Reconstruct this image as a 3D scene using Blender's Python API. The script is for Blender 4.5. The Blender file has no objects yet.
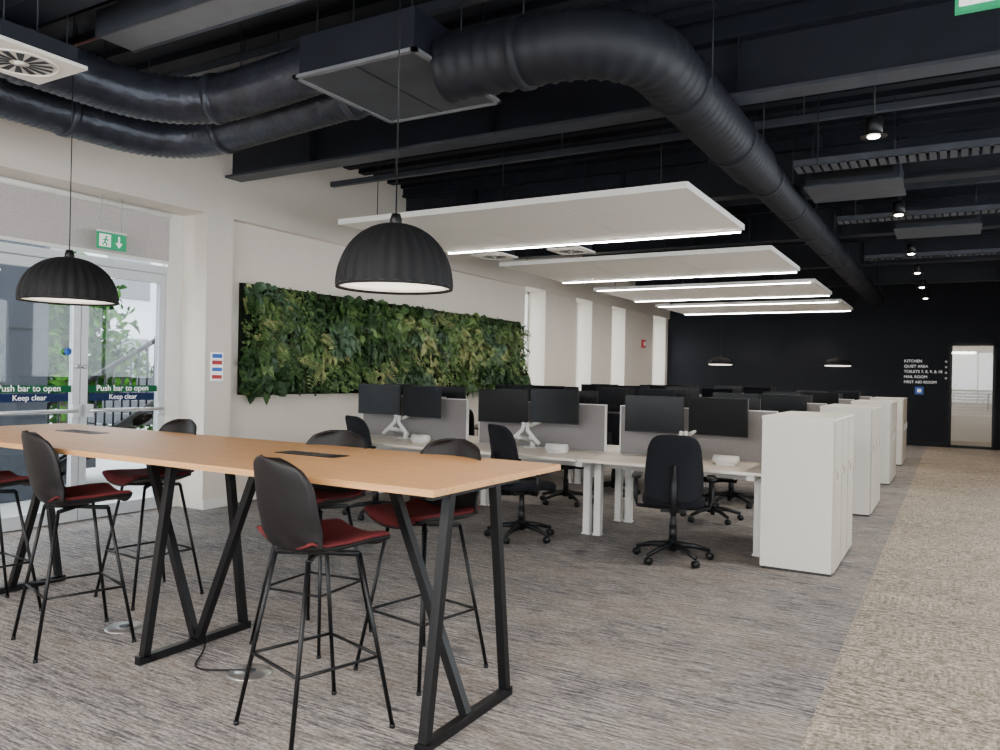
import bpy, math, random
from mathutils import Vector, Matrix, noise
random.seed(7)
sc = bpy.context.scene
# ------------------------------------------------------------------ materials
def mat(name, col, rough=0.5, metal=0.0, var=0.08, scale=20, bump=0.0, bscale=None, emit=None, estr=0, spec=0.5, stretch=None, sheen=0):
    m = bpy.data.materials.new(name); m.use_nodes = True
    nt = m.node_tree; b = nt.nodes["Principled BSDF"]
    b.inputs["Roughness"].default_value = rough
    b.inputs["Metallic"].default_value = metal
    b.inputs["Specular IOR Level"].default_value = spec
    tc = nt.nodes.new("ShaderNodeTexCoord"); mp = nt.nodes.new("ShaderNodeMapping")
    nt.links.new(tc.outputs["Object"], mp.inputs[0])
    if stretch: mp.inputs["Scale"].default_value = stretch
    n = nt.nodes.new("ShaderNodeTexNoise"); n.inputs["Scale"].default_value = scale; n.inputs["Detail"].default_value = 4
    nt.links.new(mp.outputs[0], n.inputs["Vector"])
    r = nt.nodes.new("ShaderNodeValToRGB")
    r.color_ramp.elements[0].position = 0.3; r.color_ramp.elements[1].position = 0.7
    r.color_ramp.elements[0].color = (*[c*(1-var) for c in col], 1)
    r.color_ramp.elements[1].color = (*[min(1, c*(1+var)) for c in col], 1)
    nt.links.new(n.outputs["Fac"], r.inputs[0]); nt.links.new(r.outputs[0], b.inputs["Base Color"])
    if bump:
        n2 = nt.nodes.new("ShaderNodeTexNoise"); n2.inputs["Scale"].default_value = bscale or scale*4
        nt.links.new(mp.outputs[0], n2.inputs["Vector"])
        bp = nt.nodes.new("ShaderNodeBump"); bp.inputs["Strength"].default_value = bump; bp.inputs["Distance"].default_value = 0.01
        nt.links.new(n2.outputs["Fac"], bp.inputs["Height"]); nt.links.new(bp.outputs[0], b.inputs["Normal"])
    if emit:
        b.inputs["Emission Color"].default_value = (*emit, 1); b.inputs["Emission Strength"].default_value = estr
    if sheen: b.inputs["Sheen Weight"].default_value = sheen
    return m

def carpet(name, c1, c2, c3, sA, sB, fineS=(34, 90, 1), bA=0.35, w=.085):
    m = bpy.data.materials.new(name); m.use_nodes = True
    nt = m.node_tree; b = nt.nodes["Principled BSDF"]; b.inputs["Roughness"].default_value = 0.95
    b.inputs["Specular IOR Level"].default_value = 0.1
    tc = nt.nodes.new("ShaderNodeTexCoord")
    def nz(sc_, scale, det=5, rough=.6):
        mp = nt.nodes.new("ShaderNodeMapping"); mp.inputs["Scale"].default_value = sc_
        nt.links.new(tc.outputs["Object"], mp.inputs[0])
        n = nt.nodes.new("ShaderNodeTexNoise"); n.inputs["Scale"].default_value = scale; n.inputs["Detail"].default_value = det
        n.inputs["Roughness"].default_value = rough
        nt.links.new(mp.outputs[0], n.inputs["Vector"]); return n.outputs["Fac"]
    def ramp(f, a, ca, bb, cb):
        r = nt.nodes.new("ShaderNodeValToRGB"); r.color_ramp.elements[0].position = a; r.color_ramp.elements[1].position = bb
        r.color_ramp.elements[0].color = (*ca, 1); r.color_ramp.elements[1].color = (*cb, 1)
        nt.links.new(f, r.inputs[0]); return r.outputs[0]
    def mix(f, a, bb, mode='MIX', fac=None):
        x = nt.nodes.new("ShaderNodeMix"); x.data_type = 'RGBA'; x.blend_type = mode
        if f is not None: nt.links.new(f, x.inputs[0])
        else: x.inputs[0].default_value = fac
        nt.links.new(a, x.inputs[6]); nt.links.new(bb, x.inputs[7]); return x.outputs[2]
    streak = nz(sA, 1.0, 5, .7)
    base = ramp(streak, .5-w, c1, .5+w, c2)
    tanc = ramp(nz(sB, 1.0, 5, .7), .5-w, c3, .5+w, c2)
    big = ramp(nz((.7, 1.6, 1), 1.3, 4), .44, (0, 0, 0), .58, (1, 1, 1))
    col = mix(big, base, tanc)
    col = mix(None, base, col, fac=0.7)
    fine = ramp(nz(fineS, 1.0, 2), .36, (.50, .50, .51), .64, (1.22, 1.22, 1.20))
    col = mix(None, col, fine, 'MULTIPLY', .9)
    cloud = ramp(nz((1.1, 2.6, 1), 1.0, 3), .35, (.85, .85, .87), .65, (1.06, 1.06, 1.04))
    col = mix(None, col, cloud, 'MULTIPLY', 1.0)
    nt.links.new(col, b.inputs["Base Color"])
    bp = nt.nodes.new("ShaderNodeBump"); bp.inputs["Strength"].default_value = bA; bp.inputs["Distance"].default_value = .005
    nt.links.new(nz((80, 160, 1), 1.0, 2), bp.inputs["Height"]); nt.links.new(bp.outputs[0], b.inputs["Normal"])
    return m

def glass(name, tint=(1, 1, 1), refl=0.08):
    m = bpy.data.materials.new(name); m.use_nodes = True
    nt = m.node_tree; nt.nodes.clear()
    o = nt.nodes.new("ShaderNodeOutputMaterial"); t = nt.nodes.new("ShaderNodeBsdfTransparent"); g = nt.nodes.new("ShaderNodeBsdfGlossy")
    t.inputs[0].default_value = (*tint, 1); g.inputs["Roughness"].default_value = 0.02
    mx = nt.nodes.new("ShaderNodeMixShader"); mx.inputs[0].default_value = refl
    nt.links.new(t.outputs[0], mx.inputs[1]); nt.links.new(g.outputs[0], mx.inputs[2]); nt.links.new(mx.outputs[0], o.inputs[0])
    return m

M = {}
M['cream'] = mat("wall_paint_cream", (.72, .655, .575), .85, var=.02, scale=3)
M['white'] = mat("white_paint", (.78, .765, .73), .6, var=.02, scale=3)
M['blackwall'] = mat("black_wall_paint", (.011, .013, .018), .8, var=.08, scale=3, spec=.25)
M['ceil'] = mat("black_ceiling", (.009, .011, .017), .7, var=.2, scale=4, spec=.25)
M['steel'] = mat("dark_steel_paint", (.010, .012, .019), .5, var=.2, scale=5, spec=.3)
M['steell'] = mat("grey_steel_paint", (.042, .046, .058), .45, var=.2, scale=5, spec=.35)
M['beamgrey'] = mat("pale_steel_paint", (.15, .155, .17), .5, var=.1, scale=5)
M['duct'] = mat("black_duct", (.009, .0105, .0155), .55, metal=0, var=.15, scale=3, spec=.3)
M['foil'] = mat("foil_duct", (.034, .038, .052), .34, metal=.45, var=.3, scale=8, bump=.9, bscale=14)
M['raft'] = mat("raft_white", (.79, .745, .68), .75, var=.015, scale=2)
M['led'] = mat("led_strip", (1, 1, 1), .5, emit=(1, .93, .87), estr=75)
M['lampglow'] = mat("lamp_diffuser", (1, 1, 1), .5, emit=(1, .88, .74), estr=2.4)
M['spotglow'] = mat("spot_diffuser", (1, 1, 1), .5, emit=(1, .9, .78), estr=30)
M['felt'] = mat("black_felt", (.0045, .0045, .0055), .7, var=.2, scale=40, spec=.3)
M['inner'] = mat("lamp_inner", (.85, .82, .78), .6)
M['black'] = mat("black_metal", (.0035, .0035, .0045), .42, var=.1, spec=.3)
M['shell'] = mat("chair_shell", (.0050, .0038, .0044), .5, var=.08, scale=10, spec=.28)
M['red'] = mat("red_cushion", (.11, .016, .018), .85, var=.15, scale=60, bump=.3, spec=.2)
M['fabric'] = mat("black_fabric", (.0055, .006, .009), .85, var=.2, scale=80, bump=.3, spec=.25)
M['plastic'] = mat("black_plastic", (.005, .0055, .007), .45, spec=.3)
M['deskw'] = mat("desk_white", (.72, .65, .56), .45, var=.02)
M['metalw'] = mat("white_metal", (.70, .69, .66), .4, var=.02)
M['panel'] = mat("grey_felt_panel", (.21, .195, .195), .9, var=.08, scale=60, bump=.2)
M['screen'] = mat("screen_black", (.002, .0025, .004), .25, var=.05, spec=.2)
M['cab'] = mat("cabinet_white", (.70, .665, .60), .45, var=.015)
M['cabside'] = mat("cabinet_door", (.48, .43, .36), .5, var=.02)
M['gap'] = mat("dark_gap", (.03, .03, .03), .8)
M['tan'] = mat("lock_tag", (.35, .18, .08), .6)
M['alu'] = mat("frame_alu", (.58, .60, .62), .4, metal=.2, var=.03)
M['blind'] = mat("blind_fabric", (.48, .44, .43), .9, var=.10, scale=60)
M['green'] = mat("sign_green", (.0, .22, .09), .5, emit=(0, .35, .14), estr=.4)
M['signw'] = mat("sign_white", (.85, .85, .85), .5, emit=(1, 1, 1), estr=.35)
M['stick'] = mat("sticker_green", (.0, .09, .03), .6, spec=.2)
M['navy'] = mat("sticker_navy", (.006, .018, .07), .6, spec=.2)
M['blue'] = mat("sign_blue", (.02, .12, .5), .5)
M['signred'] = mat("sign_red", (.45, .03, .03), .5)
M['redpipe'] = mat("red_conduit", (.12, .015, .015), .5)
M['pave'] = mat("outdoor_paving", (.34, .34, .33), .9, var=.1, scale=2)
M['darkclad'] = mat("dark_cladding", (.03, .038, .055), .6, var=.1, scale=3)
M['facade'] = mat("pale_facade", (.55, .57, .60), .8, var=.05, scale=1)
M['bark'] = mat("bark", (.05, .035, .025), .9, var=.3)
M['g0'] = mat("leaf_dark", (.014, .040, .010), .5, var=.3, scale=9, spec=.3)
M['g1'] = mat("leaf_mid", (.038, .085, .020), .5, var=.3, scale=9, spec=.3)
M['g2'] = mat("leaf_bright", (.105, .17, .042), .5, var=.3, scale=9)
M['g3'] = mat("leaf_yellow", (.22, .24, .085), .55, var=.3, scale=9)
M['g4'] = mat("leaf_blue", (.045, .095, .045), .5, var=.3, scale=9)
M['o0'] = mat("shrub_dark", (.008, .035, .006), .8, var=.3, scale=9, spec=.05)
M['o1'] = mat("shrub_mid", (.03, .095, .010), .8, var=.3, scale=9, spec=.05)
M['soil'] = mat("planting_felt", (.006, .010, .005), .9, spec=.2)
M['glass'] = glass("clear_glass", (.93, .96, .97), .07)
M['dglass'] = glass("door_glass", (.86, .90, .92), .03)
M['silver'] = mat("brushed_steel", (.55, .55, .55), .3, metal=.9)
M['floor'] = carpet("carpet_grey", (.098, .094, .102), (.38, .35, .33), (.20, .16, .13), (5, 66, 1), (5, 44, 1), (34, 130, 1))
M['floor2'] = carpet("carpet_beige", (.185, .155, .125), (.485, .42, .345), (.25, .21, .16), (12, 40, 1), (44, 7, 1), (50, 50, 1), w=.06)
M['oak'] = mat("oak_top", (.57, .30, .125), .45, var=.13, scale=3, stretch=(.7, 14, 14), spec=.35)

# ------------------------------------------------------------------ builder
class MB:
    def __init__(s): s.v = []; s.f = []; s.m = []; s.s = []; s.ml = []
    def mi(s, k):
        if k not in s.ml: s.ml.append(k)
        return s.ml.index(k)
    def add(s, vs, fs, k, sm=False):
        o = len(s.v); i = s.mi(k)
        s.v += [tuple(v) for v in vs]
        for f in fs: s.f.append([o+a for a in f]); s.m.append(i); s.s.append(sm)
    def bx(s, x0, x1, y0, y1, z0, z1, k, T=None):
        vs = [Vector(p) for p in ((x0,y0,z0),(x1,y0,z0),(x1,y1,z0),(x0,y1,z0),(x0,y0,z1),(x1,y0,z1),(x1,y1,z1),(x0,y1,z1))]
        if T: vs = [T @ v for v in vs]
        s.add(vs, [(0,3,2,1),(4,5,6,7),(0,1,5,4),(1,2,6,5),(2,3,7,6),(3,0,4,7)], k)
    def tube(s, pts, r, k, n=10, caps=True, T=None, sm=True, closed=False, square=False):
        pts = [Vector(p) for p in pts]; N = len(pts)
        rs = r if isinstance(r, (list, tuple)) else [r]*N
        up = None; vs = []
        for i, p in enumerate(pts):
            if closed: d = (pts[(i+1) % N]-pts[i-1])
            else: d = (pts[min(i+1, N-1)]-pts[max(i-1, 0)])
            d.normalize()
            if up is None:
                up = Vector((0, 0, 1)) if abs(d.z) < .9 else Vector((0, 1, 0))
            up = (up - d*up.dot(d)).normalized(); sd = d.cross(up)
            for j in range(n):
                a = 2*math.pi*j/n + (math.pi/4 if square else 0)
                vs.append(p + (up*math.cos(a)+sd*math.sin(a))*rs[i])
        fs = []
        for i in range(N if closed else N-1):
            for j in range(n):
                a = i*n+j; b = i*n+(j+1) % n; i2 = (i+1) % N
                fs.append((a, b, i2*n+(j+1) % n, i2*n+j))
        if caps and not closed:
            fs.append(tuple(range(n-1, -1, -1))); fs.append(tuple((N-1)*n+j for j in range(n)))
        if T: vs = [T @ v for v in vs]
        s.add(vs, fs, k, sm and not square)
    def bar(s, a, b, w, k, T=None): s.tube([a, b], w*.7071, k, n=4, T=T, square=True)
    def lathe(s, prof, c, k, n=24, sm=True, axis='Z', flute=0, nf=0):
        vs = []; 
        for (r, z) in prof:
            for j in range(n):
                a = 2*math.pi*j/n; rr = r*(1+flute*math.cos(nf*a)) if flute else r
                p = (rr*math.cos(a), rr*math.sin(a), z)
                if axis == 'X': p = (p[2], p[0], p[1])
                if axis == 'Y': p = (p[0], p[2], p[1])
                vs.append((c[0]+p[0], c[1]+p[1], c[2]+p[2]))
        fs = []
        for i in range(len(prof)-1):
            for j in range(n): fs.append((i*n+j, i*n+(j+1) % n, (i+1)*n+(j+1) % n, (i+1)*n+j))
        s.add(vs, fs, k, sm)
    def disc(s, c, r, k, n=24, axis='Z', flip=False):
        vs = [];
        for j in range(n):
            a = 2*math.pi*j/n*(-1 if flip else 1); p = (r*math.cos(a), r*math.sin(a), 0)
            if axis == 'X': p = (0, p[0], p[1])
            if axis == 'Y': p = (p[0], 0, p[1])
            vs.append((c[0]+p[0], c[1]+p[1], c[2]+p[2]))
        s.add(vs, [tuple(range(n))], k)
    def cyl(s, c, r, h, k, n=20, axis='Z'):
        d = {'X': (h, 0, 0), 'Y': (0, h, 0), 'Z': (0, 0, h)}[axis]
        c = Vector(c); s.tube([c, c+Vector(d)], r, k, n=n)
    def grid(s, fn, nu, nv, k, thick=0.0, edge=None):
        P = [[Vector(fn(u/nu, v/nv)) for u in range(nu+1)] for v in range(nv+1)]
        def idx(u, v): return v*(nu+1)+u
        top = [p for row in P for p in row]
        fs = [(idx(u, v), idx(u+1, v), idx(u+1, v+1), idx(u, v+1)) for v in range(nv) for u in range(nu)]
        if not thick: s.add(top, fs, k, True); return
        nrm = []
        for v in range(nv+1):
            for u in range(nu+1):
                du = P[v][min(u+1, nu)]-P[v][max(u-1, 0)]; dv = P[min(v+1, nv)][u]-P[max(v-1, 0)][u]
                nn = du.cross(dv); nn = nn.normalized() if nn.length > 1e-9 else Vector((0, 0, 1)); nrm.append(nn)
        bot = [p-nn*thick for p, nn in zip(top, nrm)]; o = len(top)
        fs2 = [tuple(o+a for a in reversed(f)) for f in fs]
        rim = [idx(u, 0) for u in range(nu+1)]+[idx(nu, v) for v in range(1, nv+1)]+[idx(u, nv) for u in range(nu-1, -1, -1)]+[idx(0, v) for v in range(nv-1, 0, -1)]
        fs3 = [(rim[i], o+rim[i], o+rim[(i+1) % len(rim)], rim[(i+1) % len(rim)]) for i in range(len(rim))]
        s.add(top+bot, fs+fs2+fs3, k, True)
    def cushion(s, c, dims, k, e=.35, nu=28, nv=14, deform=None, T=None):
        def sp(x, p): return math.copysign(abs(x)**p, x)
        vs = []
        for i in range(nv+1):
            ph = -math.pi/2+math.pi*i/nv
            for j in range(nu):
                th = 2*math.pi*j/nu
                x = sp(math.cos(ph), e)*sp(math.cos(th), e)*dims[0]/2; y = sp(math.cos(ph), e)*sp(math.sin(th), e)*dims[1]/2; z = sp(math.sin(ph), e)*dims[2]/2
                p = Vector((x, y, z))
                if deform: p = Vector(deform(p))
                p = p+Vector(c)
                if T: p = T @ p
                vs.append(p)
        fs = [(i*nu+j, i*nu+(j+1) % nu, (i+1)*nu+(j+1) % nu, (i+1)*nu+j) for i in range(nv) for j in range(nu)]
        s.add(vs, fs, k, True)
    def mesh(s, name):
        me = bpy.data.meshes.new(name); me.from_pydata(s.v, [], s.f)
        for k in s.ml: me.materials.append(M[k])
        me.polygons.foreach_set("material_index", s.m); me.polygons.foreach_set("use_smooth", s.s)
        me.update(); return me
    def done(s, name, loc=(0, 0, 0), rz=0, bevel=0):
        return place(s.mesh(name), name, loc, rz, bevel)
def place(me, name, loc=(0, 0, 0), rz=0, bevel=0):
    o = bpy.data.objects.new(name, me); sc.collection.objects.link(o); o.location = loc; o.rotation_euler = (0, 0, rz)
    if bevel:
        b = o.modifiers.new("bevel", 'BEVEL'); b.width = bevel; b.segments = 2; b.limit_method = 'ANGLE'; b.angle_limit = math.radians(50)
    return o
def text(body, loc, rot, size, k, parent, name="lettering", align='LEFT', ext=0.001):
    cu = bpy.data.curves.new(name, 'FONT'); cu.body = body; cu.size = size; cu.extrude = ext; cu.align_x = align
    cu.materials.append(M[k]); o = bpy.data.objects.new(name, cu); sc.collection.objects.link(o)
    o.location = loc; o.rotation_euler = rot; o.parent = parent; return o
def fillet(pts, R, n=8):
    pts = [Vector(p) for p in pts]; out = [pts[0]]
    for i in range(1, len(pts)-1):
        a, b, c = pts[i-1], pts[i], pts[i+1]; d1 = (a-b).normalized(); d2 = (c-b).normalized()
        r = min(R, (a-b).length*.5, (c-b).length*.5); p1 = b+d1*r; p2 = b+d2*r
        for t in range(n+1):
            t /= n; out.append(p1*(1-t)**2+b*2*t*(1-t)+p2*t*t)
    out.append(pts[-1]); return out
def resample(pts, step):
    out = [pts[0].copy()]; acc = 0
    for a, b in zip(pts[:-1], pts[1:]):
        L = (b-a).length
        if L < 1e-9: continue
        t = step-acc
        while t <= L: out.append(a+(b-a)*(t/L)); t += step
        acc = (acc+L) % step
    return out

# ------------------------------------------------------------------ room shell
XL, XR, YB, YF, ZC = -6.8, 2.6, -3.0, 21.0, 4.15
def slab(name, *a):
    b = MB(); b.bx(*a); return b.done(name)
slab("floor", XL-.55, -.51, YB, YF, -.1, 0, 'floor')
slab("floor_corridor", -.51, XR, YB, YF, -.1, 0, 'floor2')
b = MB(); b.bx(XL-.55, XR+.2, YB-.2, YF+.2, ZC, ZC+.15, 'ceil')
y = YB+.1
while y < YF:
    b.bx(XL-.0, XR, y, y+.13, ZC-.06, ZC, 'ceil'); y += .30
b.done("ceiling")
b = MB()
b.bx(XL-.55, XL, YB, YF, 3.12, ZC, 'cream')
b.bx(XL-.55, XL, 5.53, 5.87, 0, 3.12, 'cream')
b.bx(XL-.55, XL-.10, 5.87, 12.75, 0, 3.12, 'cream')
wins = [(12.75, 13.5), (14.9, 15.75), (16.9, 17.75), (19.75, 20.8)]
prev = 12.75
for a, c in wins:
    if a > prev: b.bx(XL-.55, XL-.05, prev, a, 0, 3.12, 'cream')
    b.bx(XL-.55, XL-.05, a, c, 0, .75, 'cream'); prev = c
b.bx(XL-.55, XL-.05, prev, YF, 0, 3.12, 'cream')
b.bx(XL-.55, XL, YB, 2.4, 0, 3.12, 'cream')
b.done("wall_left")
for i, (a, c) in enumerate(wins):
    b = MB(); x = XL-.48
    for q in ((a, a+.05), (c-.05, c)): b.bx(x, x+.06, q[0], q[1], .75, 3.12, 'metalw')
    b.bx(x, x+.06, a, c, .75, .80, 'metalw'); b.bx(x, x+.06, a, c, 3.07, 3.12, 'metalw')
    b.bx(x+.02, x+.03, a+.05, c-.05, .8, 3.07, 'glass')
    b.bx(x+.0, XL-.03, a, c, .73, .755, 'metalw')
    b.done("added_window_%d" % (i+1))
b = MB(); dx0, dx1, dz = -.08, .84, 2.43
b.bx(XL-.55, dx0, YF, YF+.2, 0, ZC, 'blackwall'); b.bx(dx1, XR+.2, YF, YF+.2, 0, ZC, 'blackwall'); b.bx(dx0, dx1, YF, YF+.2, dz, ZC, 'blackwall')
b.done("wall_far")
b = MB()
for q in ((dx0, dx0+.06), (dx1-.06, dx1)): b.bx(q[0], q[1], YF-.03, YF+.12, 0, dz, 'black')
b.bx(dx0, dx1, YF-.03, YF+.12, dz-.06, dz, 'black'); b.bx(dx0, dx1, YF-.03, YF+.12, 0, .06, 'black')
b.bx(dx0+.06, dx1-.06, YF+.03, YF+.045, .06, dz-.06, 'glass')
for z in [0.75+.07*i for i in range(9)]: b.bx(dx0+.06, dx1-.06, YF+.022, YF+.028, z, z+.045, 'white')
b.tube([(dx1-.14, YF-.05, .9), (dx1-.14, YF-.05, 1.25)], .012, 'silver')
b.done("door_1")
b = MB()
b.bx(-1.5, 2.6, YF+2.6, YF+2.7, 0, 3, 'cream'); b.bx(-1.6, -1.5, YF+.2, YF+2.7, 0, 3, 'cream'); b.bx(2.6, 2.7, YF+.2, YF+2.7, 0, 3, 'cream')
b.bx(-1.5, 2.6, YF+.2, YF+2.7, 2.9, 3, 'white'); b.bx(-1.5, 2.6, YF+.2, YF+2.7, -.1, 0, 'floor2')
b.bx(-.3, 1.2, YF+1.0, YF+1.08, 2.86, 2.9, 'led')
b.done("wall_lobby")
# right wall : unseen window run, added so daylight fills the desks
b = MB(); b.bx(XR, XR+.2, YB, YF, 0, .8, 'cream'); b.bx(XR, XR+.2, YB, YF, 2.9, ZC, 'cream')
rw = [(-2, 1.4), (1.8, 5.2), (5.6, 9.0), (9.4, 12.8)]
pv = YB
for a, c in rw: b.bx(XR, XR+.2, pv, a, .8, 2.9, 'cream'); pv = c
b.bx(XR, XR+.2, pv, YF, .8, 2.9, 'cream')
b.done("wall_right")
b = MB(); b.bx(XL-.55, XR+.2, YB-.2, YB, 0, .5, 'cream'); b.bx(XL-.55, XR+.2, YB-.2, YB, 3.1, ZC, 'cream')
for q in ((XL-.55, -6.2), (-3.4, -3.1), (-.5, -.2), (2.3, 2.8)): b.bx(q[0], q[1], YB-.2, YB, .5, 3.1, 'cream')
b.done("wall_back")
n = 5
for q in ((-6.2, -3.4), (-3.1, -.5), (-.2, 2.3)):
    b = MB(); b.bx(q[0], q[1], YB-.12, YB-.06, .5, .56, 'alu'); b.bx(q[0], q[1], YB-.12, YB-.06, 3.04, 3.1, 'alu')
    for x in (q[0], (q[0]+q[1])/2-.03, q[1]-.06): b.bx(x, x+.06, YB-.12, YB-.06, .5, 3.1, 'alu')
    b.bx(q[0]+.06, q[1]-.06, YB-.10, YB-.09, .56, 3.04, 'glass'); b.done("added_window_%d" % n); n += 1
for q in rw:  # glazing for the added right-wall windows
    b = MB(); b.bx(XR+.06, XR+.12, q[0], q[1], .8, .86, 'alu'); b.bx(XR+.06, XR+.12, q[0], q[1], 2.84, 2.9, 'alu')
    for yy in (q[0], (q[0]+q[1])/2-.03, q[1]-.06): b.bx(XR+.06, XR+.12, yy, yy+.06, .8, 2.9, 'alu')
    b.bx(XR+.085, XR+.095, q[0]+.06, q[1]-.06, .86, 2.84, 'glass'); b.done("added_window_%d" % n); n += 1
b = MB(); b.bx(XL-.10, XL-.085, 5.87, 12.75, 0, .1, 'white'); b.bx(XL, XL+.015, 5.53, 5.87, 0, .1, 'white'); b.done("baseboard_left")
b = MB(); b.bx(XL-.04, dx0, YF-.015, YF, 0, .1, 'black'); b.done("baseboard_far")

# ------------------------------------------------------------------ entrance doors
XD = -7.24
b = MB()
def fr(y0, y1, z0, z1, x0=XD-.03, x1=XD+.03, k='alu'): b.bx(x0, x1, y0, y1, z0, z1, k)
fr(5.35, 5.53, 0, 3.12, XD-.04, XD+.05, 'white')
fr(2.4, 5.35, 2.47, 2.55, XD-.04, XD+.06)
fr(2.4, 5.35, 3.04, 3.12); fr(3.40, 3.51, 0, 2.47, XD-.04, XD+.05)
b.bx(XD-.005, XD+.005, 2.4, 3.40, .0, 2.47, 'dglass')
b.bx(XD-.005, XD+.005, 2.4, 5.35, 2.55, 3.04, 'dglass')
b.done("trim_1")
def door_leaf(y0, y1, name, hinge_right):
    global b
    b = MB(); w = .075
    fr(y0+.005, y0+w, .01, 2.46); fr(y1-w, y1-.005, .01, 2.46); fr(y0+w, y1-w, .01, .13); fr(y0+w, y1-w, 2.37, 2.46)
    b.bx(XD-.006, XD+.006, y0+w, y1-w, .13, 2.37, 'dglass')
    b.bx(XD+.03, XD+.09, y0+.03, y0+.10, 1.0, 1.12, 'alu'); b.bx(XD+.03, XD+.09, y1-.10, y1-.03, 1.0, 1.12, 'alu')
    b.tube([(XD+.10, y0+.06, 1.06), (XD+.10, y1-.06, 1.06)], .018, 'silver')
    b.bx(XD+.010, XD+.013, y0+w, y1-w, 1.235, 1.30, 'stick')
    b.bx(XD+.010, XD+.013, y0+w+.03, y1-w-.03, 1.15, 1.225, 'navy')
    ye = y1-w/2 if hinge_right else y0+w/2
    if hinge_right: b.cyl((XD+.03, y1-w-.05, 1.62), .035, .004, 'blue', axis='X')
    b.cyl((XD+.03, ye, 1.48), .02, .03, 'silver', axis='X')
    o = b.done(name)
    R = (math.pi/2, 0, math.pi/2)
    text("Push bar to open", (XD+.015, (y0+y1)/2, 1.247), R, .082, 'signw', o, align='CENTER')
    text("Keep clear", (XD+.015, (y0+y1)/2, 1.165), R, .07, 'signw', o, align='CENTER')
door_leaf(3.51, 4.43, "door_2", True); door_leaf(4.43, 5.35, "door_3", False)
b = MB(); b.bx(XD+.09, XD+.095, 2.42, 5.33, 2.60, 3.06, 'blind'); b.tube([(XD+.10, 2.42, 3.08), (XD+.10, 5.33, 3.08)], .03, 'white'); b.bx(XD+.08, XD+.105, 2.42, 5.33, 2.57, 2.60, 'white')
b.done("roller_blind")
def exit_sign(loc, rz, drop, w=.32, h=.17):
    b = MB(); b.bx(-w/2, w/2, -.012, .012, 0, h, 'green'); b.bx(-w/2-.006, w/2+.006, -.010, .010, h, h+.02, 'metalw')
    y = -.0135; e = .0015
    b.bx(-w*.46, -w*.06, y-e, y, h*.12, h*.88, 'signw')
    b.cyl((-w*.22, y-2*e, h*.72), h*.075, e, 'green', n=12, axis='Y')
    for p, q in (((-w*.24, .62), (-w*.28, .40)), ((-w*.28, .40), (-w*.20, .30)), ((-w*.20, .30), (-w*.22, .16)), ((-w*.28, .40), (-w*.36, .22)), ((-w*.25, .60), (-w*.16, .50)), ((-w*.25, .60), (-w*.34, .52))):
        b.bar((p[0], y-e*1.2, h*p[1]), (q[0], y-e*1.2, h*q[1]), .011, 'green')
    b.bx(w*.20, w*.26, y-e, y, h*.35, h*.85, 'signw')
    b.add([(w*.10, y-e, h*.45), (w*.36, y-e, h*.45), (w*.23, y-e, h*.13)], [(0, 2, 1)], 'signw')
    for x in (-w*.35, w*.35): b.tube([(x, 0, h+.02), (x, 0, h+drop)], .003, 'silver', n=6)
    return b.done("exit_sign", loc, rz)
exit_sign((XD+.28, 4.56, 2.60), math.pi/2, .35, .29, .155)
exit_sign((.16, 3.7, 3.00), 0, .95, .36, .19)
b = MB(); b.bx(XL, XL+.008, 5.60, 5.76, 1.36, 1.66, 'signw')
b.bx(XL+.008, XL+.010, 5.615, 5.745, 1.60, 1.645, 'blue'); b.bx(XL+.008, XL+.010, 5.615, 5.745, 1.53, 1.575, 'signred'); b.bx(XL+.008, XL+.010, 5.615, 5.745, 1.46, 1.50, 'blue'); b.bx(XL+.008, XL+.010, 5.615, 5.745, 1.38, 1.42, 'signred')
b.done("wall_notice")
b = MB(); b.bx(XL-.05, XL-.005, 18.9, 19.1, 2.25, 2.45, 'signred'); b.cyl((XL-.005, 19.0, 2.35), .05, .01, 'signw', axis='X'); b.done("fire_alarm_sounder")

# ------------------------------------------------------------------ outside
b = MB(); b.bx(-40, XL-.56, -12, 40, -.16, -.06, 'pave'); b.done("ground_outside")
b = MB(); b.bx(-9.4, -9.1, 3.0, 5.2, -.05, 4.0, 'darkclad')
for z in (.9, 1.9, 2.9): b.bx(-9.1, -9.085, 3.0, 5.2, z, z+.03, 'steell')
b.done("outdoor_screen_wall")
b = MB(); b.bx(-24, -20, 4, 22, -.05, 6, 'facade')
for yy in range(5, 21, 2):
    for z in (.8, 3.4): b.bx(-20, -19.97, yy, yy+1.3, z, z+1.5, 'beamgrey')
b.done("neighbour_building")
b = MB()
N = 9; y0, z0 = 5.5, .0
for i in range(N):
    b.bx(-10.6, -9.5, y0+.27*i, y0+.27*i+.30, .17*i+.02, .17*(i+1), 'steell')
b.add([(-9.5, y0-.2, -.06), (-9.5, y0+2.6, 1.45), (-9.5, y0+2.6, 1.7), (-9.5, y0-.2, .2)], [(0, 1, 2, 3)], 'black')
b.bar((-10.0, y0+2.5, -.06), (-10.0, y0+2.5, 1.5), .12, 'black')
x = -9.45
b.tube([(x, y0-.2, .95), (x, y0+2.5, .95+2.5*.63)], .035, 'black'); b.tube([(x, y0-.2, .12), (x, y0+2.5, .12+2.5*.63)], .035, 'black')
t = -.2
while t < 2.5: b.tube([(x, y0+t, .08+(t+.2)*.6), (x, y0+t, .98+(t+.2)*.6)], .014, 'black', n=6); t += .12
b.bar((-9.45, 5.3, -.06), (-9.45, 5.3, 1.0), .07, 'black')
b.done("outdoor_staircase")

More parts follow.
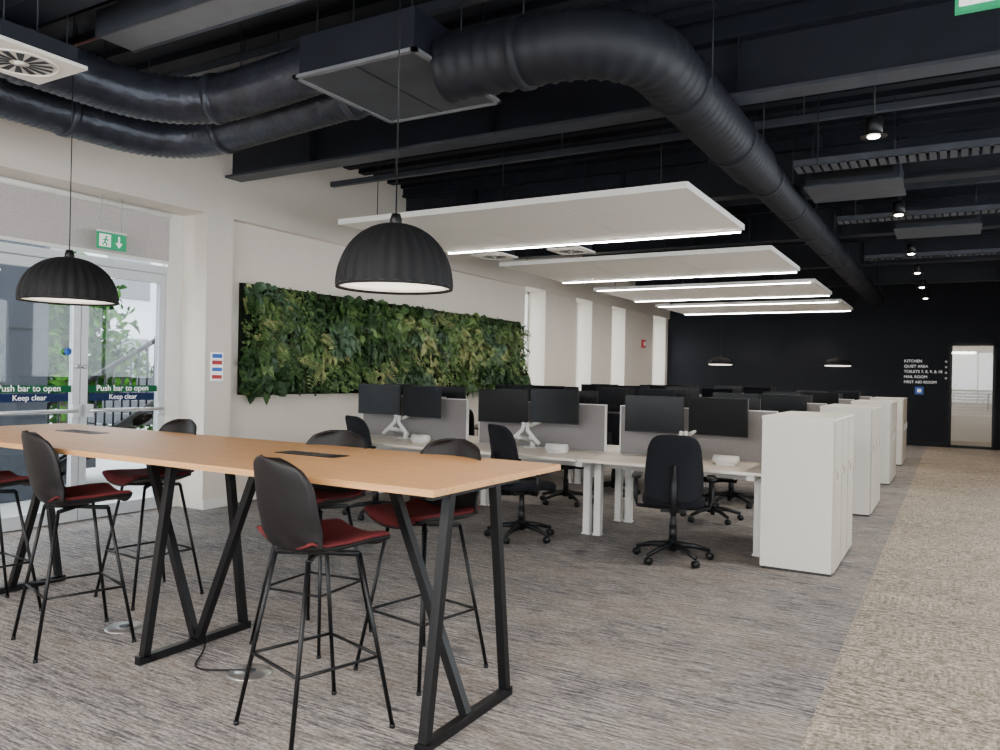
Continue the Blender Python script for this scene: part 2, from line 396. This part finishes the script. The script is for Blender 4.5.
def leaf(b, p, d, nrm, L, W, k, droop=.25):
    d = d.normalized(); s = d.cross(nrm).normalized(); n = s.cross(d)
    vs = []; prof = [(0, .12), (.3, .85), (.6, 1.0), (.85, .55), (1, .04)]
    for t, w in prof:
        c = p+d*(L*t)+n*(L*.15*math.sin(t*3))-Vector((0, 0, 1))*(L*droop*t*t)
        vs += [c-s*(W*w/2)+n*(W*.12*w), c, c+s*(W*w/2)+n*(W*.12*w)]
    fs = []
    for i in range(4):
        for j in range(2): fs.append((i*3+j, i*3+j+1, i*3+j+4, i*3+j+3))
    b.add(vs, fs, k, False)
def rnd(a, c): return random.uniform(a, c)
b = MB()
for (cx, cy, cz, R) in ((-15, 8.9, 2.5, 1.25), (-15.5, 9.8, 1.2, 1.2), (-14, 7.2, 1.2, 1.2), (-16, 12.4, .6, 1.2)):
    b.tube([(cx, cy, -.1), (cx, cy, cz)], .08, 'bark')
    for i in range(1100):
        v = Vector((random.gauss(0, 1), random.gauss(0, 1), random.gauss(0, 1))).normalized()
        p = Vector((cx, cy, cz))+v*R*rnd(.25, 1.0)
        if p.z < 0: p.z = rnd(0, .3)
        leaf(b, p, Vector((rnd(-1, 1), rnd(-1, 1), rnd(-.6, .6))), v, rnd(.16, .28), rnd(.09, .17), random.choice(['o0', 'o1', 'o1']))
b.done("garden_shrubs")

# ------------------------------------------------------------------ living wall
b = MB(); wy0, wy1, wz0, wz1 = 6.02, 12.55, 1.18, 2.47; xw = XL-.10
b.bx(xw, xw+.05, wy0+.03, wy1-.04, wz0+.02, wz1-.02, 'soil')
def clump(y, z, o=0): return noise.noise(Vector((y*1.3+o, z*1.8, o*3.1)))
for i in range(8800):
    y = rnd(wy0+.02, wy1-.02); z = rnd(wz0+.04, wz1-.02); depth = rnd(.05, .17)+.08*clump(y*1.6, z*1.6, 5)
    c = clump(y, z)+rnd(-.25, .25); c2 = clump(y, z, 9)
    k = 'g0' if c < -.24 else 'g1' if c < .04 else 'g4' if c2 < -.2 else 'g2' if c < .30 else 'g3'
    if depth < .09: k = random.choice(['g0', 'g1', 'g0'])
    if y < wy0+.15: depth = rnd(.02, .15)
    big = clump(y, z, 3) > .12
    L = rnd(.10, .20) if big else rnd(.05, .10)
    if y < wy0+.12 or z > wz1-.10: L *= .7
    W = L*(rnd(.5, .8) if big else rnd(.35, .7))
    a = rnd(0, 2*math.pi)
    d = Vector((rnd(.1, .8), math.cos(a), math.sin(a)-.25)); nrm = Vector((1, rnd(-.5, .5), rnd(-.1, .8)))
    if z < wz0+.10: d.z = abs(d.z)*.3
    if z > wz1-.10: d.z = -abs(d.z)*.5
    if y < wy0+.10: d.y = abs(d.y)
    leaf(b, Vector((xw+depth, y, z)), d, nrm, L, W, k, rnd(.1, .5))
for i in range(330):
    y = rnd(wy0+.2, wy1-.1); z = rnd(wz0+.30, wz1-.08)
    if clump(y, z, 7) < -.1: continue
    a = rnd(-.3, math.pi+.3); L = rnd(.20, .34); k = random.choice(['g1', 'g2', 'g2', 'g3'])
    d = Vector((rnd(.5, .9), math.cos(a), math.sin(a)*.6)).normalized(); p0 = Vector((xw+.08, y, z)); pv = p0
    for t in range(1, 13):
        tt = t/12; p = p0+d*(L*tt)-Vector((0, 0, 1))*(L*.9*tt*tt); ax = (p-pv).normalized(); s = ax.cross(Vector((1, 0, .4))).normalized()
        w = L*.32*math.sin(math.pi*(tt*.85+.12))
        for sg in (-1, 1):
            leaf(b, p, s*sg+ax*.35, Vector((1, 0, .5)), w, w*.26, k, .15)
        pv = p
b.done("living_green_wall")

# ------------------------------------------------------------------ ceiling structure
for yb in (-.35, 2.55, 5.85, 8.95, 12.05, 15.15, 18.25):
    b = MB(); k = 'steell' if yb == 5.85 else 'steel'  # this beam's lower flange highlight is put into its lighter colour
    b.bx(XL+.0, XR, yb-.11, yb+.11, 3.54, 3.565, k); b.bx(XL, XR, yb-.11, yb+.11, 3.97, 4.0, 'steel'); b.bx(XL, XR, yb-.012, yb+.012, 3.565, 3.97, 'steel')
    x = XL+1.2
    while x < XR: b.bx(x, x+.012, yb-.10, yb+.10, 3.565, 3.97, 'steel'); x += 2.1
    b.bx(XL, XR, yb-.09, yb+.09, 4.0, ZC, 'steel')
    b.done("steel_beam")
    b = MB(); y2 = yb+1.55
    if y2 < YF:
        b.bx(XL, XR, y2-.03, y2+.03, 3.80, 3.86, 'steell')
        for x in (-5.8, -3.6, -1.2, .6, 2): b.tube([(x, y2, 3.86), (x, y2, ZC)], .006, 'steell', n=6)
        b.done("service_rail")
b = MB(); b.bx(-4.70, .5, 2.95, 3.20, 3.56, 3.70, 'beamgrey'); b.bx(-4.70, .5, 2.94, 2.955, 3.55, 3.72, 'steell'); b.bx(-4.70, .5, 3.195, 3.21, 3.55, 3.72, 'steell')
for x in (-4.4, -3.2, -1.8, -.2): b.tube([(x, 3.07, 3.70), (x, 3.07, ZC-.06)], .006, 'steell', n=6)
b.done("service_trunking")
def duct(name, pts, r, k, R=.55, rib=.10, step=.025, ramp=.012, rf=None):
    P = resample(fillet(pts, R, 14), step); rs = []
    per = max(2, int(round(rib/step))); rf = rf or (lambda p: r)
    for i in range(len(P)): rs.append(rf(P[i])+(ramp if i % per == 0 else 0))
    b = MB(); b.tube(P, rs, k, n=28)
    for i in range(20, len(P)-3, 52):
        b.tube([P[i], P[i+1], P[i+2]], rf(P[i])+.020, k, n=28)
    for i in range(12, len(P)-3, 60):
        p = P[i]; q = rf(p)
        for sg in (-1, 1): b.tube([(p.x+sg*(q+.03), p.y, p.z), (p.x+sg*(q+.03), p.y, ZC-.06)], .005, 'steel', n=6)
    return b.done(name)
duct("ventilation_duct", [(-2.70, 3.95, 3.34), (-1.53, 3.95, 3.34), (-1.53, 19.5, 3.34)], .185, 'duct', R=.55, ramp=.011,
     rf=lambda p: .185-.035*min(1, max(0, (p.y-6.9)/.3)))
duct("foil_duct", [(-5.65, .2, 3.33), (-5.65, 4.25, 3.33), (-3.62, 4.30, 3.48)], .150, 'foil', R=.6, rib=.05, ramp=.010)
duct("foil_duct", [(-4.95, -.5, 3.37), (-4.95, 3.80, 3.37), (-3.62, 3.85, 3.50)], .155, 'foil', R=.7, rib=.05, ramp=.010)
b = MB(); b.bx(-3.62, -2.72, 3.62, 4.56, 3.345, 3.60, 'steel')
for q in ((-3.65, -2.69, 3.59, 3.625), (-3.65, -2.69, 4.555, 4.59), (-3.65, -3.615, 3.59, 4.59), (-2.725, -2.69, 3.59, 4.59)): b.bx(*q, 3.33, 3.35, 'beamgrey')
b.bx(-3.62, -2.72, 3.62, 4.56, 3.338, 3.345, 'steell')
b.bx(-3.175, -3.165, 3.62, 4.56, 3.335, 3.339, 'steel')
for x in (-3.55, -2.8):
    for y in (3.7, 4.5): b.tube([(x, y, 3.60), (x, y, ZC-.06)], .006, 'steel', n=6)
b.done("plenum_box")
def swirl(loc, s, name="air_diffuser", top=.12):
    b = MB(); h = s/2
    b.bx(-h, h, -h, h, 0, .02, 'raft'); b.bx(-h*.85, h*.85, -h*.85, h*.85, .02, top, 'steel')
    b.lathe([(h*.80, 0), (h*.80, -.006), (h*.76, -.006), (h*.76, 0)], (0, 0, 0), 'raft', n=32)
    for i in range(14):
        a = 2*math.pi*i/14
        T = Matrix.Rotation(a, 4, 'Z')
        vs = [T @ Vector(p) for p in ((h*.20, -.006, -.003), (h*.66, -h*.10, -.003), (h*.70, h*.07, -.003), (h*.20, .014, -.003))]
        b.add(vs, [(3, 2, 1, 0)], 'black')
    b.cyl((0, 0, -.008), h*.10, .01, 'raft')
    for q in (-h*.7, h*.7): b.tube([(q, 0, top), (q, 0, ZC-loc[2]-.06)], .005, 'steel', n=6)
    return b.done(name, loc)
swirl((-4.46, 2.36, 3.14), .48)
swirl((-4.1, 8.75, 3.02), .45); swirl((-5.2, 8.75, 3.02), .45)
for i, y0 in enumerate((6.1, 9.4, 12.7, 16.0)):
    b = MB(); x0, x1, d = -5.5, -1.86, 1.95
    b.bx(x0, x1, y0, y0+d, 3.0, 3.045, 'raft')
    b.bx(x0, x1, y0-.010, y0, 2.995, 3.05, 'white'); b.bx(x1, x1+.010, y0, y0+d, 2.995, 3.05, 'white')
    for q in (x0+(x1-x0)/3, x0+2*(x1-x0)/3): b.bx(q-.002, q+.002, y0, y0+d, 2.9985, 3.0, 'blind')
    b.bx(x0+.03, x1-.03, y0+d+.002, y0+d+.05, 2.985, 3.05, 'white')
    b.bx(x0+.04, x1-.04, y0+d+.008, y0+d+.044, 2.978, 2.985, 'led')
    if i >= 2: b.bx(x0+.06, x1-.06, y0+.01, y0+.045, 2.990, 2.999, 'led')
    for x in (x0+.3, -3.7, x1-.3):
        for y in (y0+.25, y0+d-.25): b.tube([(x, y, 3.045), (x, y, ZC-.06)], .004, 'steel', n=6)
    o = b.done("added_raft_light")
for y0 in (-2.4,):  # unseen LED raft added behind the camera to brighten the foreground
    b = MB(); b.bx(-5.5, 1.0, y0, y0+1.95, 3.0, 3.055, 'raft')
    for q in (0, .62, 1.25, 1.9): b.bx(-5.4, .9, y0+q, y0+q+.05, 2.975, 3.0, 'led')
    for x in (-5, -2, .7):
        for y in (y0+.25, y0+1.7): b.tube([(x, y, 3.055), (x, y, ZC-.06)], .004, 'steel', n=6)
    b.done("added_raft_light")
def tray_x(y, x0, x1, z, w=.22):
    b = MB(); b.bx(x0, x1, y-w/2, y-w/2+.006, z, z+.06, 'steell'); b.bx(x0, x1, y+w/2-.006, y+w/2, z, z+.06, 'steell')
    x = x0
    while x < x1: b.bx(x, x+.05, y-w/2, y+w/2, z, z+.006, 'steell'); x += .075
    for x in (x0+.2, (x0+x1)/2, x1-.2): b.tube([(x, y-w/2, z), (x, y-w/2, ZC-.06)], .005, 'steel', n=6)
    b.tube([(x0, y+.03, z+.03), (x1, y+.02, z+.03)], .015, 'black', n=8); b.done("cable_tray")
tray_x(7.35, -1.25, XR-.1, 3.36, .26); tray_x(10.3, -1.25, XR-.1, 3.42); tray_x(13.6, -1.25, XR-.1, 3.42)
b = MB(); b.tube(fillet([(-6.7, 3.45, 3.9), (-4.0, 3.45, 3.9), (-4.0, 3.45, 3.8), (-3.2, 3.5, 3.86)], .1), .010, 'redpipe', n=8); b.done("service_pipe")
def fcu(loc, w, d, h):
    b = MB(); b.bx(-w/2, w/2, -d/2, d/2, 0, h, 'steel'); b.bx(-w/2-.02, w/2+.02, -d/2-.02, d/2+.02, -.015, 0, 'steell'); b.bx(-w/2+.05, w/2-.05, -d/2-.012, -d/2, .05, h-.05, 'black')
    for x in (-w/2+.05, w/2-.05):
        for y in (-d/2+.05, d/2-.05): b.tube([(x, y, h), (x, y, ZC-loc[2]-.06)], .006, 'steel', n=6)
    b.done("fan_coil_unit", loc)
fcu((-.85, 8.25, 3.34), .8, .7, .19); fcu((-.2, 11.2, 3.4), .9, .7, .25); fcu((-3.2, 10.5, 3.50), 1.0, .8, .28)
bs = MB(); bs.lathe([(.0, .14), (.055, .14), (.062, .13), (.062, 0), (.052, 0), (.048, .004), (.0, .004)], (0, 0, 0), 'black', n=24)
bs.lathe([(.095, .0), (.095, .006), (.06, .010), (.06, 0), (.095, 0)], (0, 0, 0), 'black', n=24)
bs.lathe([(.044, .002), (.038, -.006), (.022, -.010), (.0, -.012)], (0, 0, 0), 'spotglow', n=20)
bs.tube([(0, 0, .14), (0, 0, .80)], .006, 'black', n=8)
me = bs.mesh("spotlight")
def spot(x, y, e):
    o = place(me, "downlight", (x, y, 3.3))
    L = bpy.data.lights.new("spot_lamp", 'SPOT'); L.energy = e; L.spot_size = math.radians(110); L.spot_blend = .7; L.color = (1, .87, .73); L.shadow_soft_size = .05
    lo = bpy.data.objects.new("spot_lamp", L); sc.collection.objects.link(lo); lo.parent = o; lo.location = (0, 0, -.03)
for y in [.17, 3.27, 6.37, 9.47, 12.4, 14.6, 16.8, 19.0]: spot(-.54, y, 150 if y < 11 else 100)
for (x, y) in ((1.2, 8.0), (1.2, 12), (1.2, 16), (-6.2, 20.2), (-4.6, 20.2), (-3.0, 20.2)): spot(x, y, 45)

# ------------------------------------------------------------------ pendants
def pendant(loc, R, H, name="pendant_lamp", low=.012):
    b = MB(); prof = []; NP = 14
    for i in range(NP+1):
        t = i/NP; a = t*math.pi/2
        prof.append((R*max(.09, math.sin(a)**.92), H*math.cos(a)))
    b.lathe(prof, (0, 0, 0), 'felt', n=168, flute=.014, nf=28)
    b.lathe([(R*1.0, 0), (R*1.005, -.012), (R*.965, -.012), (R*.96, 0)], (0, 0, 0), 'felt', n=64)
    b.lathe([(r*.955, z*.95) for r, z in prof], (0, 0, 0), 'inner', n=64)
    if low > 0: b.disc((0, 0, low), R*.95, 'lampglow', n=64, flip=True)
    else: b.lathe([(R*.94, 0), (R*.93, low*.8), (R*.7, low), (0, low)], (0, 0, 0), 'lampglow', n=40)
    b.lathe([(.0, H+.045), (.02, H+.045), (.028, H+.02), (R*.10, H-.003)], (0, 0, 0), 'black', n=20)
    b.tube([(0, 0, H+.04), (0, 0, ZC-loc[2]-.06)], .0035, 'black', n=6)
    b.lathe([(0, ZC-loc[2]-.10), (.05, ZC-loc[2]-.10), (.05, ZC-loc[2]-.06)], (0, 0, 0), 'black', n=20)
    return b.done(name, loc)
pendant((-2.24, 2.87, 1.88), .268, .29); pendant((-4.81, 2.87, 1.895), .282, .27)
pendant((-5.03, 19.6, 1.87), .30, .16, low=-.035); pendant((-2.32, 19.6, 1.87), .30, .16, low=-.035)

# ------------------------------------------------------------------ bar table
b = MB(); tx0, tx1, ty0, ty1 = -5.8, -1.65, 2.37, 3.45
b.bx(tx0, tx1, ty0, ty1, 1.022, 1.05, 'oak')
for px, py in ((-2.86, 3.00), (-4.95, 3.06)):
    b.bx(px-.20, px+.20, py-.06, py+.06, 1.05, 1.054, 'black')
    for i in range(3): b.bx(px-.15+.105*i, px-.075+.105*i, py-.035, py+.035, 1.054, 1.056, 'gap')
for X in (-1.76, -3.48, -5.3):
    w = .040
    b.bar((X, 2.50, .03), (X, 2.64, 1.0), w, 'black'); b.bar((X, 3.13, .03), (X, 3.0, 1.0), w, 'black')
    b.bar((X, 2.46, .022), (X, 3.17, .022), w, 'black'); b.bar((X, 2.5, 1.002), (X, 3.2, 1.002), .035, 'black')
    for sg in ((-1,) if X == -1.76 else (1,) if X == -5.3 else (-1, 1)):
        b.bar((X+sg*.01, 2.815, .03), (X+sg*.44, 2.815, 1.005), w, 'black')
b.bar((-1.76, 2.815, 1.0), (-5.3, 2.815, 1.0), .04, 'black')
b.done("bar_table", bevel=.003)

# ------------------------------------------------------------------ bar stools
def stool_mesh():
    b = MB()
    prof = [(.225, .735), (.21, .752), (.13, .752), (.0, .742), (-.10, .742), (-.165, .765), (-.205, .83), (-.228, .92), (-.245, 1.02), (-.258, 1.10), (-.262, 1.14)]
    def pc(t):
        x = t*(len(prof)-1); i = min(int(x), len(prof)-2); f = x-i
        return (prof[i][0]*(1-f)+prof[i+1][0]*f, prof[i][1]*(1-f)+prof[i+1][1]*f)
    def wd(t):
        if t < .12: return .175+.05*math.sin(t/.12*math.pi/2)
        if t < .5: return .225+.015*(t-.12)/.38
        if t < .66: return .24
        q = (t-.66)/.34; return .24*math.sqrt(max(0.0, 1-(q*.965)**2.6))
    def fn(u, v):
        y, z = pc(v); s = (u-.5)*2; w = wd(v); x = s*w
        bk = min(1, max(0, (v-.42)/.2)); top = 1-max(0, (v-.8)/.2)*.5
        z += (1-bk)*.045*abs(s)**2.5; y += bk*.085*abs(s)**2.2*top
        return (x, y, z)
    b.grid(fn, 18, 44, 'shell', thick=.012)
    def fn2(u, v):
        t = .015+v*.48; y, z = pc(t); s = (u-.5)*2; e = 1-max(abs(s), abs(v*2-1))**6
        x = s*wd(t)*.95
        return (x, y, z+.045*abs(s)**2.5+.006+.034*max(0, e))
    b.grid(fn2, 20, 24, 'red', thick=.008)
    r = .0095; T = [(.13, .12), (-.13, .12), (-.13, -.12), (.13, -.12)]; F = [(.225, .235), (-.225, .235), (-.225, -.235), (.225, -.235)]
    zr = .30; ring = []
    for (tx, ty), (fx, fy) in zip(T, F):
        b.tube([(tx, ty, .728), (fx, fy, .012)], r, 'black'); b.tube([(fx, fy, .0), (fx, fy, .015)], .012, 'plastic')
        t = (.728-zr)/.716; ring.append((tx+(fx-tx)*t, ty+(fy-ty)*t, zr))
    for i in range(4): b.tube([ring[i], ring[(i+1) % 4]], .007, 'black')
    b.tube([(.13, .12, .726), (-.13, -.12, .726)], .012, 'black'); b.tube([(-.13, .12, .726), (.13, -.12, .726)], .012, 'black')
    return b.mesh("bar_stool")
sm = stool_mesh()
for (x, y, a) in ((-2.28, 2.44, -16), (-4.08, 2.5, -16), (-4.98, 2.48, -5), (-2.28, 3.2, 170), (-3.05, 3.24, 185), (-4.5, 3.26, 174)):
    place(sm, "bar_stool", (x, y, 0), math.radians(a))
b = MB(); b.lathe([(0, .008), (.10, .008), (.105, .0)], (0, 0, 0), 'silver', n=32); b.cyl((0, 0, .008), .03, .004, 'steell'); m_fb = b.mesh("floor_box")
place(m_fb, "floor_outlet", (-4.05, 2.78, 0)); place(m_fb, "floor_outlet", (-2.95, 2.7, 0))
b = MB(); b.tube(fillet([(-3.42, 2.83, .05), (-3.35, 2.75, .008), (-3.2, 2.55, .008), (-3.0, 2.68, .008), (-2.95, 2.7, .014)], .15), .005, 'black', n=6); b.done("power_cable")

# ------------------------------------------------------------------ bench desks
MODX = (-2.10, -3.72, -5.34)
def desk_block_mesh():
    b = MB()
    for cx in MODX:
        for y0, y1 in ((0, .78), (.82, 1.6)):
            b.bx(cx-.80, cx+.80, y0, y1, .715, .74, 'deskw')
        b.bx(cx-.6, cx+.6, .62, .98, .60, .70, 'metalw')
    for lx in (-1.40, -2.91, -4.53, -6.08):
        for y0, y1 in ((.06, .72), (.88, 1.54)):
            b.bx(lx-.03, lx+.03, y0, y1, .665, .715, 'metalw')
        for y in (.40, 1.20):
            for q in ((-.055, .055) if -6 < lx < -1.5 else (0,)):
                b.bx(lx+q-.032, lx+q+.032, y-.032, y+.032, .012, .665, 'metalw'); b.bx(lx+q-.04, lx+q+.04, y-.04, y+.04, 0, .012, 'metalw')
    b.bx(-6.0, -1.4, .50, .54, .62, .66, 'metalw'); b.bx(-6.0, -1.4, 1.06, 1.10, .62, .66, 'metalw')
    return b.mesh("bench_desk")
dm = desk_block_mesh()
b = MB(); b.bx(-.725, .725, -.018, .018, .745, 1.20, 'panel'); b.bx(-.73, .73, -.02, .02, 1.20, 1.208, 'metalw'); b.bx(-.735, -.725, -.02, .02, .742, 1.208, 'metalw'); b.bx(.725, .735, -.02, .02, .742, 1.208, 'metalw'); divm = b.mesh("desk_divider")
b = MB(); b.bx(-.275, .275, -.010, .012, -.17, .17, 'plastic'); b.bx(-.270, .270, -.0115, -.010, -.160, .165, 'screen'); b.bx(-.14, .14, .012, .035, -.10, .10, 'plastic'); b.bx(-.05, .05, .035, .05, -.05, .05, 'metalw'); monm = b.mesh("computer_monitor")
b = MB(); b.bx(-.07, .07, -.05, .05, .74, .752, 'metalw'); b.cyl((0, 0, .75), .028, .07, 'metalw')
for sg in (-1, 1):
    b.tube([(sg*.015, 0, .81), (sg*.06, -.13, .85), (sg*.075, -.19, .86)], .022, 'metalw')
    b.tube([(sg*.17, -.19, .80), (sg*.03, -.175, .93), (sg*.02, -.15, 1.0)], .020, 'metalw'); 
    b.tube([(sg*.02, -.10, .97), (sg*.26, -.03, 1.09)], .018, 'metalw'); b.tube([(sg*.26, -.035, 1.06), (sg*.26, -.035, 1.14)], .022, 'metalw')
    b.tube([(sg*.26, -.035, 1.12), (sg*.29, -.05, 1.15)], .018, 'metalw')
armm = b.mesh("monitor_arm")
b = MB(); b.tube([(-.11, 0, .045), (-.105, 0, .045), (.105, 0, .045), (.11, 0, .045)], [.02, .042, .042, .02], 'metalw', n=16); b.bx(-.08, .08, -.03, .03, 0, .015, 'metalw'); dockm = b.mesh("desk_dock")

def office_chair():
    b = MB()
    for i in range(5):
        a = 2*math.pi*i/5+.3; c, s = math.cos(a), math.sin(a)
        b.tube([(c*.03, s*.03, .125), (c*.18, s*.18, .11), (c*.31, s*.31, .075)], [.028, .022, .016], 'plastic', n=8)
        b.tube([(c*.31-s*.022, s*.31+c*.022, .03), (c*.31+s*.022, s*.31-c*.022, .03)], .03, 'plastic', n=14)
    b.tube([(0, 0, .08), (0, 0, .16)], .04, 'plastic', n=14); b.tube([(0, 0, .15), (0, 0, .42)], .025, 'black', n=14); b.tube([(0, 0, .15), (0, 0, .28)], .032, 'plastic', n=14)
    b.bx(-.10, .10, -.14, .12, .405, .45, 'plastic')
    b.cushion((0, .02, .485), (.50, .48, .095), 'fabric', e=.42, deform=lambda p: (p.x, p.y, p.z+.05*(p.x/.25)**2*.4-(.03*max(0, (p.y-.1)/.14)**2)))
    b.tube([(0, -.10, .42), (0, -.26, .43), (0, -.30, .52), (0, -.295, .80)], [.03, .03, .028, .02], 'plastic', n=10)
    def dfm(p):
        t = (p.z+.27)/.54
        return (p.x*(1.0-.16*t*t), p.y+.9*p.x*p.x+.05*math.sin(t*math.pi)-.04*t, p.z)
    b.cushion((0, -.265, .77), (.47, .065, .54), 'fabric', e=.45, deform=dfm)
    for sg in (-1, 1):
        b.tube([(sg*.10, -.02, .425), (sg*.29, -.02, .435), (sg*.305, -.02, .50), (sg*.305, -.02, .66)], .016, 'plastic', n=8)
        b.cushion((sg*.30, .02, .675), (.08, .26, .032), 'plastic', e=.45, nu=20, nv=8)
    return b.mesh("office_chair")
ocm = office_chair()

def cabinet_mesh(L=1.26):
    b = MB(); W = .54; H = 1.2
    b.bx(0.01, W-.02, .01, L-.01, .0, .02, 'gap')
    b.bx(-.0, W-.02, 0, L, .02, H-.02, 'cab'); b.bx(-.004, W, -.004, L+.004, H-.02, H, 'cab')
    n = 3
    for i in range(n):
        y0 = .006+i*(L-.006)/n; y1 = (i+1)*(L-.006)/n
        b.bx(W-.021, W-.010, y1-.008, y1+.008, .03, H-.026, 'gap')
        b.bx(W-.02, W-.002, y0+.008, y1-.008, .03, H-.026, 'cabside')
        b.bx(W-.002, W+.008, y1-.05, y1-.03, .62, .74, 'silver'); b.cyl((W-.002, y0+.05, .80), .012, .012, 'silver', axis='X', n=12)
        b.bx(W+.008, W+.012, y0+.042, y0+.058, .74, .79, 'tan')
    return b.mesh("storage_cabinet")
cbm = cabinet_mesh()
starts = (6.40, 9.50, 12.6, 15.7)
for bi, Y in enumerate(starts):
    place(dm, "bench_desk", (0, Y, 0))
    for cx in MODX: place(divm, "desk_divider", (cx+.03, Y+.80, 0))
    place(cbm, "storage_cabinet", (-1.295, Y-.03, 0))
    for mi_, cx in enumerate(MODX):
        for side in (0, 1):
            ya = Y+(.70 if side == 0 else .90); rz = 0 if side == 0 else math.pi
            place(armm, "monitor_arm", (cx, ya, 0), rz)
            for sg in (-1, 1):
                tilt = rnd(-.06, .06)+sg*-.10
                zc = 1.15+(-.015 if mi_ == 0 else .02)+rnd(-.012, .012)
                yy = ya-.115 if side == 0 else ya+.115
                place(monm, "computer_monitor", (cx+sg*.295, yy, zc), rz+(tilt if side == 0 else -tilt))
        place(dockm, "desk_dock", (cx+.42, Y+.40, .74), rnd(-.15, .15))
        if not (bi == 0 and mi_ == 2):
            off = {(0, 0): (.14, -.16, .30), (0, 1): (.34, -.14, -.55)}.get((bi, mi_), (rnd(-.2, .2), rnd(-.2, -.05), rnd(-.6, .6)))
            place(ocm, "office_chair", (cx+off[0], Y+off[1], 0), off[2])
        place(ocm, "office_chair", (cx+rnd(-.2, .25), Y+1.78+rnd(0, .15), 0), math.pi+rnd(-.8, .8))
place(ocm, "office_chair", (-5.15, 6.35, 0), -.4)

# ------------------------------------------------------------------ wayfinding on far wall
b = MB(); b.bx(-.78, -.60, YF-.012, YF, 1.22, 1.40, 'blue'); b.bx(-.73, -.65, YF-.014, YF-.012, 1.27, 1.35, 'signw')
so = b.done("wayfinding_sign")
for i, t in enumerate(("KITCHEN", "QUIET AREA", "TOILETS 7, 8, 9, & 10", "MAIL ROOM", "FIRST AID ROOM")):
    text(t, (-1.02, YF-.004, 1.98-.125*i), (math.pi/2, 0, 0), .09, 'signw', so)
for z in (2.0, 1.87, 1.74, 1.61): text("o", (-.17, YF-.004, z-.02), (math.pi/2, 0, 0), .09, 'signw', so)

# ------------------------------------------------------------------ world & camera
w = bpy.data.worlds.new("world"); sc.world = w; w.use_nodes = True
bg = w.node_tree.nodes["Background"]; bg.inputs[0].default_value = (.95, .97, 1, 1); bg.inputs[1].default_value = 8.8
cam = bpy.data.cameras.new("camera"); cam.lens = 28.08; cam.sensor_width = 36; cam.clip_start = .05; cam.clip_end = 200
co = bpy.data.objects.new("camera", cam); sc.collection.objects.link(co)
co.matrix_world = Matrix.Translation((0, 0, 1.48)) @ Matrix.Rotation(math.radians(30.15), 4, 'Z') @ Matrix.Rotation(math.pi/2, 4, 'X') @ Matrix.Rotation(.02, 4, 'Z')
sc.camera = co
